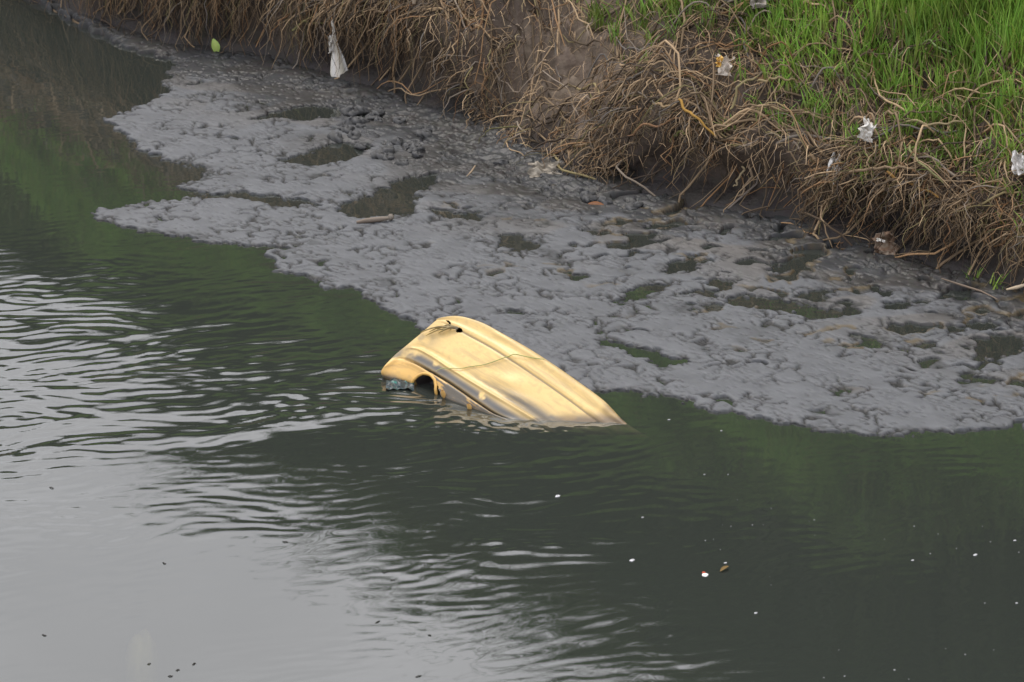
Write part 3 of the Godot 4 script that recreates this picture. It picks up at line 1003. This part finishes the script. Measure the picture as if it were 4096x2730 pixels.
	st.tube(sp, 0.0022, 0.0014, Color(0.33, 0.36, 0.13), Color(0.38, 0.38, 0.15), 5)
	var stem := part("grass_stem", st.mesh(), M.root)
	stem.position = NET_AT
	tag(stem, "long thin green grass stem lying across the yellow bumper", "grass stem")
	# torn plastic at the lower lip
	var rag := Acc.new()
	var rp := PackedVector3Array()
	var rc := PackedColorArray()
	for k in 16:
		for j in 26:
			var fu := j / 25.0
			var fv := k / 15.0
			var x := lerpf(-0.055, 0.06, fu)
			var h := 0.008 * soft.get_noise_2d(fu * 3.2, fv * 2.5) + 0.009 * sin(PI * fu) * (1.0 - fv) + 0.003
			rp.push_back(Vector3(x, h, lerpf(-0.035, 0.055, fv) + 0.014 * soft.get_noise_2d(fu * 3.0 + 9.0, fv * 2.0)))
			var t := fine.get_noise_2d(fu * 7.0 + 4.0, fv * 6.0) * 0.5 + 0.5
			rc.push_back(Color(0.035, 0.055, 0.06).lerp(Color(0.02, 0.025, 0.028), ss(0.35, 0.65, t)).lerp(Color(0.05, 0.28, 0.22), 0.8 * ss(0.68, 0.8, t)))
	rag.grid(26, 16, rp, rc)
	var rg := part("plastic_rag", rag.mesh(), M.wet)
	rg.position = Vector3(-0.456, 0.004, -10.226)
	tag(rg, "crumpled wet blue grey plastic film caught under the bumper lip", "plastic film")

# ---------------------------------------------------------------- litter
func scrap(seed_: int, wide: float, high: float, rough: float, c0: Color, c1: Color, fold := 1.0) -> Mesh:
	# a crumpled sheet standing in its own xy plane, base at the origin
	var n := noise(seed_, FastNoiseLite.TYPE_SIMPLEX, 2)
	var p := PackedVector3Array()
	var c := PackedColorArray()
	for k in 15:
		for j in 15:
			var u := j / 14.0 - 0.5
			var v := k / 14.0
			var edge := 1.0 - 0.35 * ss(0.25, 0.5, absf(u)) * (0.5 + n.get_noise_2d(v * 2.2, u * 2.0)) - 0.2 * n.get_noise_1d(v * 2.0 + 9.0)
			var z := rough * n.get_noise_2d(u * 1.7 + 5.0, v * 1.7) + fold * 0.4 * wide * absf(u)
			p.push_back(Vector3(u * wide * edge, (1.0 - v) * high * (1.0 + 0.22 * n.get_noise_1d(u * 2.5)), z))
			c.push_back(c0.lerp(c1, ss(-0.1, 0.45, n.get_noise_2d(u * 4.0 + 30.0, v * 4.0))))
	var a := Acc.new()
	a.grid(15, 15, p, c)
	return a.mesh()

func lump(seed_: int, r: Vector3, bump: float, c0: Color, c1: Color, freq := 2.0, rings := 9, sides := 14) -> Mesh:
	var n := noise(seed_, FastNoiseLite.TYPE_SIMPLEX_SMOOTH, 3)
	var p := PackedVector3Array()
	var c := PackedColorArray()
	for k in rings:
		for j in sides + 1:
			var th := PI * k / (rings - 1)
			var ph := TAU * (j % sides) / sides
			var d := Vector3(sin(th) * cos(ph), cos(th), sin(th) * sin(ph))
			var q := n.get_noise_3d(d.x * freq, d.y * freq, d.z * freq)
			p.push_back(d * r * (1.0 + bump * q))
			c.push_back(c0.lerp(c1, ss(-0.3, 0.3, q)))
	var a := Acc.new()
	a.grid(sides + 1, rings, p, c, true)
	return a.mesh()

func leaf(long: float, half: float, curl: float, c0: Color, c1: Color) -> Mesh:
	var p := PackedVector3Array()
	var c := PackedColorArray()
	for k in 11:
		var f := k / 10.0
		var w := half * pow(sin(PI * lerpf(0.04, 0.985, f)), 0.8)
		for j in 5:
			var u := j / 2.0 - 1.0
			p.push_back(Vector3(u * w, (1.0 - f) * long, curl * sin(PI * f) * long + 0.35 * w * absf(u)))
			c.push_back(c0.lerp(c1, absf(u)))
	var a := Acc.new()
	a.grid(5, 11, p, c)
	return a.mesh()

func piece(called: String, mesh: Mesh, m: Material, at: Vector3, turn: Vector3, label: String, category: String, group := "") -> MeshInstance3D:
	var o := part(called, mesh, m)
	o.position = at
	o.rotation_degrees = turn
	tag(o, label, category, group)
	return o

func on_bank(q: Vector2, off := 0.02) -> Vector3:
	return bank_pt(q.x, q.y, off) + Vector3(-N.x * 0.03, 0.0, 0.06)

func stem(label: String, col: Color, r: float, pts: Array, off := 0.085) -> void:
	var curve := Curve3D.new()
	var m := pts.size()
	for k in m:
		var lift := off * (1.0 if k > 0 and k < m - 1 else 0.75)
		var q := bank_pt(pts[k].x, pts[k].y, 0) + Vector3(-N.x * 0.4, 0.75, -N.y * 0.4 + 0.3) * lift
		var t: Vector2 = (pts[mini(k + 1, m - 1)] - pts[maxi(k - 1, 0)]) * 0.17
		var a := (Vector3(E.x * t.x + N.x * t.y, 0.8 * t.y, E.y * t.x + N.y * t.y)).limit_length(0.09)
		curve.add_point(q, -a, a)
	curve.bake_interval = 0.02
	curve.up_vector_enabled = false
	var p := PackedVector3Array()
	var l := curve.get_baked_length()
	var ph := rr(0, 50)
	for k in 17:
		var w := Vector3(soft.get_noise_2d(ph, k * 0.22), soft.get_noise_2d(ph + 9.0, k * 0.22), 0) * 0.012
		p.push_back(curve.sample_baked(l * k / 16.0, true) + w)
	var acc := Acc.new()
	col = col * 0.72
	acc.tube(p, r * 0.85, r * 0.6, col, col * 0.9, 7)
	# the joints of the stem
	for k in [4, 8, 12]:
		acc.tube(PackedVector3Array([p[k] - (p[k + 1] - p[k]).normalized() * 0.006, p[k], p[k] + (p[k + 1] - p[k]).normalized() * 0.006]), r * 1.0, r * 1.0, col * 0.8, col * 0.8, 7)
	var o := part("runner_stem", acc.mesh(), M.root)
	tag(o, label, "plant stem", "thick runner stems on the bank")

func build_litter() -> void:
	var white := Color(0.80, 0.79, 0.77)
	var cream := Color(0.68, 0.63, 0.52)
	var muddy := Color(0.30, 0.26, 0.21)

	# long bag hanging on the roots
	var bag := thing("plastic_bag", Vector3(-0.900, 0.000, -14.031))
	tag(bag, "long cream white plastic bag hanging from the roots to the mud", "plastic bag")
	var p := PackedVector3Array()
	var c := PackedColorArray()
	var prof := [[0.012, 0.004], [0.006, 0.030], [0.022, 0.043], [0.06, 0.045], [0.11, 0.036], [0.16, 0.025], [0.20, 0.014], [0.24, 0.008], [0.30, 0.006], [0.34, 0.005]]
	for k in prof.size():
		for j in 25:
			var a := TAU * (j % 24) / 24.0
			var f := k / 9.0
			var r: float = prof[k][1] * (1.0 + 0.14 * cos(4.0 * a + 0.6) + 0.08 * cos(7.0 * a + f * 2.0))
			p.push_back(Vector3(cos(a) * r - 0.05 * f, prof[k][0], sin(a) * r * 0.7 - 0.04 * f))
			c.push_back(cream.lerp(white, 0.5 + 0.5 * cos(3.0 * a)).lerp(Color(0.5, 0.38, 0.22), 0.5 * bell(a - 1.9, 0.25)))
	var b := Acc.new()
	b.grid(25, prof.size(), p, c)
	part("bag_body", b.mesh(), M.sheet, bag)
	var neck := part("torn_neck", scrap(3, 0.035, 0.10, 0.03, white, cream), M.sheet, bag)
	neck.position = Vector3(-0.055, 0.17, 0.0)
	piece("plastic_strip", scrap(7, 0.05, 0.19, 0.04, Color(0.36, 0.34, 0.31), Color(0.25, 0.23, 0.2)), M.sheet, Vector3(-0.982, 0.100, -14.288), Vector3(-8, 10, -12), "torn grey plastic strip draped beside the top of the white bag", "plastic strip")
	piece("green_leaf", leaf(0.088, 0.023, 0.1, Color(0.44, 0.55, 0.16), Color(0.36, 0.50, 0.13)), M.grass, Vector3(-1.607, 0.020, -14.473), Vector3(-6, 20, 12), "single bright yellow green leaf standing on the dark mud", "leaf")
	piece("tan_slat", BoxMesh.new(), M.wood, on_bank(Vector2(-0.872, 0.086), 0.14), Vector3(4, 25, -4), "short weathered tan slat upright among the roots", "slat")
	var slat: MeshInstance3D = get_node("tan_slat")
	var sl := Acc.new()
	sl.tube(PackedVector3Array([Vector3(0, -0.07, 0), Vector3(0, -0.03, 0.002), Vector3(0.002, 0.03, 0), Vector3(0.004, 0.08, 0)]), 0.021, 0.017, Color(0.33, 0.26, 0.19), Color(0.38, 0.31, 0.23), 4)
	slat.mesh = sl.mesh()

	# scraps caught on the bank
	var wr := thing("food_wrapper", on_bank(Vector2(1.090, 0.315), 0.03))
	wr.rotation_degrees = Vector3(-18, 20, -12)
	tag(wr, "crumpled cream wrapper with orange corner below the green grass", "wrapper")
	part("sheet", scrap(11, 0.09, 0.09, 0.035, Color(0.66, 0.60, 0.52), Color(0.50, 0.42, 0.36)), M.sheet, wr)
	var corner := part("orange_corner", scrap(12, 0.032, 0.05, 0.02, Color(0.62, 0.34, 0.06), Color(0.66, 0.50, 0.2)), M.sheet, wr)
	corner.position = Vector3(-0.038, 0.035, 0.03)
	piece("white_scrap", scrap(15, 0.06, 0.125, 0.035, Color(0.74, 0.73, 0.71), Color(0.5, 0.47, 0.42), 1.4), M.sheet, on_bank(Vector2(1.792, 0.054), 0.03), Vector3(-6, -10, -8), "bright white folded plastic scrap caught on the root fringe", "plastic scrap")
	piece("white_scrap", scrap(16, 0.075, 0.09, 0.03, Color(0.68, 0.66, 0.62), Color(0.45, 0.40, 0.34), 1.0), M.sheet, on_bank(Vector2(1.944, 0.186), 0.07), Vector3(-20, 25, -30), "small dull white scrap lying above the bright white one", "plastic scrap")
	piece("white_scrap", scrap(17, 0.07, 0.10, 0.04, Color(0.80, 0.78, 0.76), Color(0.66, 0.62, 0.58), 1.0), M.sheet, on_bank(Vector2(2.716, 0.230), 0.03), Vector3(-10, -15, 14), "white crumpled scrap in the grass at the right edge", "plastic scrap")
	piece("pale_crumple", scrap(18, 0.13, 0.10, 0.06, Color(0.42, 0.38, 0.34), Color(0.30, 0.27, 0.22), 0.8), M.sheet, on_bank(Vector2(1.085, 0.599), 0.03), Vector3(-25, 10, 0), "pale grey crumpled paper among the upper grass", "paper")
	piece("muddy_sheet", scrap(19, 0.17, 0.10, 0.02, muddy * 0.5, Color(0.36, 0.32, 0.26), 0.1), M.sheet, on_bank(Vector2(0.385, -0.043), 0.025), Vector3(-62, -8, 6), "mud smeared pale plastic sheet lying on the slumped bank", "plastic sheet")
	piece("brown_scrap", scrap(23, 0.12, 0.11, 0.05, Color(0.20, 0.13, 0.09), Color(0.32, 0.26, 0.2), 1.2), M.sheet, Vector3(1.699, 0.020, -11.566), Vector3(-12, -18, 22), "torn brown plastic scrap at the foot of the bank", "plastic scrap")
	piece("pale_strip", scrap(24, 0.045, 0.014, 0.01, white, cream, 0.2), M.sheet, Vector3(1.651, 0.090, -11.560), Vector3(-10, -10, -12), "small white strip above the torn brown scrap", "plastic strip")
	piece("orange_leaf", leaf(0.075, 0.013, 0.05, Color(0.14, 0.07, 0.04), Color(0.2, 0.08, 0.03)), M.straw, Vector3(0.430, 0.050, -12.121), Vector3(-75, 0, 84), "rusty orange leaf lying on the wet mud by the bank", "leaf")
	var stick := thing("wooden_stick", Vector3(-0.642, 0.020, -11.987))
	tag(stick, "short grey brown stick lying across the edge of the biggest pool", "stick")
	var sk := Acc.new()
	sk.tube(PackedVector3Array([Vector3(-0.078, 0.0, 0.012), Vector3(-0.03, 0.006, 0.004), Vector3(0.03, 0.007, -0.012), Vector3(0.078, 0.009, -0.024)]), 0.0125, 0.0125, Color(0.15, 0.115, 0.09), Color(0.18, 0.15, 0.12), 9)
	part("bark", sk.mesh(), M.wood, stick)
	var knob := part("broken_end", lump(5, Vector3(0.014, 0.015, 0.013), 0.5, Color(0.22, 0.19, 0.16), Color(0.16, 0.135, 0.11)), M.wood, stick)
	knob.position = Vector3(0.08, 0.012, -0.025)
	var sk2 := Acc.new()
	sk2.tube(PackedVector3Array([Vector3(-0.05, 0, 0), Vector3(0, 0.004, -0.006), Vector3(0.06, 0.014, -0.012)]), 0.007, 0.01, Color(0.50, 0.40, 0.27), Color(0.52, 0.43, 0.32), 7)
	piece("pale_stick", sk2.mesh(), M.wood, Vector3(2.185, 0.070, -11.067), Vector3(0, 12, 0), "pale peeled stick end at the bank foot on the right edge", "stick")
	var sk3 := Acc.new()
	sk3.tube(PackedVector3Array([Vector3(-0.13, 0.03, -0.05), Vector3(-0.05, 0.02, 0.0), Vector3(0.03, 0.012, 0.05), Vector3(0.09, 0.004, 0.12)]), 0.006, 0.004, Color(0.16, 0.12, 0.09), Color(0.2, 0.15, 0.11), 6)
	piece("brown_twig", sk3.mesh(), M.wood, Vector3(2.012, 0.020, -11.180), Vector3.ZERO, "long thin brown twig lying on the mud below the right bank", "twig")
	var sk4 := Acc.new()
	sk4.tube(PackedVector3Array([Vector3(0.03, 0.045, -0.02), Vector3(0.01, 0.02, 0), Vector3(-0.012, 0, 0.01)]), 0.006, 0.004, Color(0.34, 0.25, 0.16), Color(0.3, 0.22, 0.14), 6)
	piece("straw_bit", sk4.mesh(), M.wood, Vector3(-0.207, 0.020, -12.588), Vector3.ZERO, "short tan straw bit on mud right of the biggest pool", "straw")

	# clods on the broken mud below the slump
	var clods := []
	for k in 4:
		clods.append(lump(60 + k, Vector3(0.042, 0.024, 0.034), 0.75, Color(0.035, 0.035, 0.035), Color(0.075, 0.075, 0.077), 2.4, 9, 12))
	for k in 46:
		var s: float
		var d: float
		if k < 30:
			s = rr(-1.0, -0.25)
			d = rr(-0.55, -0.1) - 0.1
		else:
			s = rr(-0.4, 1.0)
			d = rr(-0.2, 0.06)
		var q := bank_pt(s, d, 0.0)
		q.y = maxf(q.y, 0.012)
		var o := piece("mud_clod", clods[k % 4], M.mud, q, Vector3(rr(-20, 20), rr(0, 360), rr(-20, 20)), "lumpy dark grey mud clod among others below the slumped bank", "mud clod", "mud clods below the slumped bank")
		o.scale = Vector3.ONE * rr(0.5, 1.15)

	# afloat
	for f in [[1.66, -8.78, 0.0127], [1.43, -8.74, 0.0085], [1.50, -8.79, 0.0038], [1.60, -8.83, 0.0030], [1.82, -8.89, 0.0076], [1.73, -8.88, 0.0034], [1.47, -9.00, 0.0038], [1.55, -8.94, 0.0025], [1.11, -9.05, 0.0034], [1.10, -8.93, 0.0021], [0.88, -9.01, 0.0042], [0.92, -9.01, 0.0021], [0.80, -9.00, 0.0030], [0.77, -9.01, 0.0017], [0.70, -8.89, 0.0042], [0.48, -9.07, 0.0068], [0.43, -8.74, 0.0153], [0.73, -9.42, 0.0059], [0.82, -9.42, 0.0042], [0.84, -9.21, 0.0021], [0.96, -9.14, 0.0025], [1.35, -8.90, 0.0021], [1.72, -9.00, 0.0025], [1.82, -8.80, 0.0034], [1.75, -8.43, 0.0068], [1.64, -8.43, 0.0038], [1.10, -8.11, 0.0021], [1.52, -8.08, 0.0042], [1.27, -7.98, 0.0051], [1.10, -7.94, 0.0042], [1.46, -8.12, 0.0021], [1.03, -7.93, 0.0034], [0.17, -9.24, 0.0161], [0.84, -8.36, 0.0093], [0.76, -8.72, 0.0085], [1.09, -9.04, 0.0017], [0.91, -8.62, 0.0017], [0.91, -8.56, 0.0021], [0.73, -8.90, 0.0021], [1.31, -7.92, 0.0025], [1.62, -8.11, 0.0021], [0.75, -8.82, 0.0021], [0.62, -9.90, 0.0080], [0.82, -9.80, 0.0060]]:
		var o := piece("foam_fleck", lump(int(f[2] * 1000.0) + 3, Vector3(1.0, 0.22, 0.62), 0.7, Color(0.42, 0.43, 0.44), Color(0.58, 0.58, 0.6), 1.7, 6, 12), M.sheet, Vector3(f[0], 0.002, f[1]), Vector3(0, f[2] * 3000.0, 0), "small white foam fleck floating on the dark green water", "foam", "foam flecks on the dark water")
		o.scale = Vector3.ONE * f[2] * 0.72
	for f in [Vector2(-1.73, -9.31), Vector2(-0.82, -8.88), Vector2(-1.24, -8.72), Vector2(-1.59, -8.21), Vector2(-1.11, -7.98), Vector2(-0.46, -8.30), Vector2(-0.45, -8.65), Vector2(-1.06, -8.02), Vector2(-1.21, -8.02), Vector2(-0.31, -7.94), Vector2(-0.42, -8.60), Vector2(-0.28, -8.21), Vector2(-1.06, -8.02), Vector2(-1.13, -7.94)]:
		var a := Acc.new()
		var h := rr(0.004, 0.012)
		a.tube(PackedVector3Array([Vector3(-h, -0.001, rr(-0.004, 0.004)), Vector3(-h * 0.2, 0.002, 0), Vector3(h * 0.5, 0.001, rr(-0.003, 0.003)), Vector3(h, 0, rr(-0.004, 0.004))]), 0.0022, 0.0016, Color(0.02, 0.017, 0.013), Color(0.03, 0.025, 0.02), 5)
		piece("floating_twig", a.mesh(), M.wood, Vector3(f.x, 0.001, f.y), Vector3(0, rr(-30, 30), 0), "tiny dark twig bit floating on the bright sky reflection", "twig", "dark twig bits on the bright water")
	var lit := thing("floating_scrap", Vector3(0.682, 0.000, -8.634))
	tag(lit, "tiny white scrap with red edge floating beside the brown leaf", "plastic scrap")
	part("white_side", lump(81, Vector3(0.011, 0.005, 0.012), 0.5, white, white, 1.5, 7, 10), M.sheet, lit)
	var red := part("red_edge", lump(82, Vector3(0.007, 0.004, 0.005), 0.4, Color(0.45, 0.06, 0.03), Color(0.5, 0.1, 0.04), 1.5, 7, 10), M.sheet, lit)
	red.position = Vector3(-0.004, 0.003, -0.012)
	piece("floating_leaf", leaf(0.045, 0.008, 0.06, Color(0.16, 0.10, 0.03), Color(0.12, 0.075, 0.025)), M.straw, Vector3(0.737, 0.004, -8.653), Vector3(-84, -35, -10), "yellow brown leaf floating on the dark green water", "leaf")
	var sunk := piece("sunken_sack", lump(91, Vector3(0.055, 0.03, 0.30), 0.25, Color(0.60, 0.58, 0.20), Color(0.70, 0.66, 0.26), 1.3, 15, 18), M.sheet, Vector3(-1.239, -0.060, -8.028), Vector3(4, 6, 0), "pale yellow sack showing faintly under the water, lower left", "sack")
	sunk.position.y = -0.058

	# the thickest stems on the bank
	stem("bright orange yellow runner stem lying over the middle of the bank", Color(0.50, 0.29, 0.07), 0.0085, [Vector2(0.992, 0.120), Vector2(1.099, 0.095), Vector2(1.214, 0.112)])
	stem("olive green runner stem slanting above the bare brown hollow", Color(0.30, 0.32, 0.10), 0.0075, [Vector2(0.964, 0.050), Vector2(1.016, 0.056), Vector2(1.084, 0.067)])
	stem("rusty brown runner stem reaching left out of the middle tangle", Color(0.34, 0.19, 0.10), 0.0075, [Vector2(0.750, 0.106), Vector2(0.872, 0.088), Vector2(1.022, 0.077)])
	stem("tan runner stem slanting down beside the orange yellow stem", Color(0.38, 0.27, 0.15), 0.0085, [Vector2(0.848, 0.144), Vector2(0.924, 0.121), Vector2(1.002, 0.099)])
	stem("pale olive runner stem arching up towards the grass edge", Color(0.34, 0.28, 0.14), 0.0075, [Vector2(1.220, 0.214), Vector2(1.232, 0.286), Vector2(1.291, 0.341)])
	stem("sagging pale brown runner stem right under the cream wrapper", Color(0.36, 0.28, 0.15), 0.0075, [Vector2(1.295, 0.316), Vector2(1.390, 0.317), Vector2(1.467, 0.364)])
	stem("short pale root hanging free below the middle of the fringe", Color(0.45, 0.36, 0.22), 0.0065, [Vector2(1.313, 0.030), Vector2(1.318, 0.020), Vector2(1.311, 0.008)])
	stem("brown root hanging straight down left of the bright white scrap", Color(0.28, 0.21, 0.14), 0.0075, [Vector2(1.360, 0.035), Vector2(1.376, 0.018), Vector2(1.386, 0.004)])
	stem("long tan runner stem sagging along the lower edge of the grass", Color(0.38, 0.30, 0.17), 0.0075, [Vector2(2.021, 0.335), Vector2(2.106, 0.325), Vector2(2.189, 0.330), Vector2(2.332, 0.382)])
	stem("long brown runner stem passing right from the bright white scrap", Color(0.32, 0.23, 0.14), 0.0085, [Vector2(1.960, 0.079), Vector2(2.104, 0.092), Vector2(2.250, 0.139)])
	stem("orange runner stem curving down to a straight yellow end", Color(0.46, 0.26, 0.08), 0.0080, [Vector2(2.113, 0.079), Vector2(2.185, 0.063), Vector2(2.244, 0.057), Vector2(2.391, 0.061)])
	stem("brown runner stem sloping down below the bright white scrap", Color(0.33, 0.24, 0.15), 0.0080, [Vector2(1.904, 0.063), Vector2(2.033, 0.050), Vector2(2.159, 0.046)])
	stem("greenish runner stem running down right of the white scraps", Color(0.28, 0.27, 0.12), 0.0070, [Vector2(2.137, 0.210), Vector2(2.279, 0.132), Vector2(2.400, 0.131)])
	stem("pale green grass runner arching through the upper right grass", Color(0.33, 0.42, 0.18), 0.0070, [Vector2(1.801, 0.612), Vector2(1.874, 0.677), Vector2(1.973, 0.662), Vector2(2.073, 0.632)])
	stem("thick reddish brown runner stem sloping down to the white bag", Color(0.36, 0.23, 0.15), 0.0100, [Vector2(-1.438, 0.045), Vector2(-1.332, 0.056), Vector2(-1.245, 0.070), Vector2(-1.207, 0.094)])
	stem("straight yellow green stem poking out left of the white bag", Color(0.36, 0.34, 0.14), 0.0075, [Vector2(-1.736, 0.024), Vector2(-1.661, 0.031), Vector2(-1.582, 0.034)])
	stem("thick brown runner stem sloping above the dark hollow", Color(0.30, 0.21, 0.14), 0.0100, [Vector2(-1.334, 0.039), Vector2(-1.239, 0.050), Vector2(-1.142, 0.060), Vector2(-1.057, 0.075)])
	stem("longest root hanging down to the mud right of the white bag", Color(0.33, 0.23, 0.13), 0.0065, [Vector2(-1.101, 0.065), Vector2(-1.083, 0.039), Vector2(-1.049, 0.018), Vector2(-1.027, 0.002)])
	stem("kinked pale root hanging beside the longest hanging root", Color(0.34, 0.27, 0.17), 0.0065, [Vector2(-0.942, 0.044), Vector2(-0.959, 0.027), Vector2(-0.938, 0.014)])
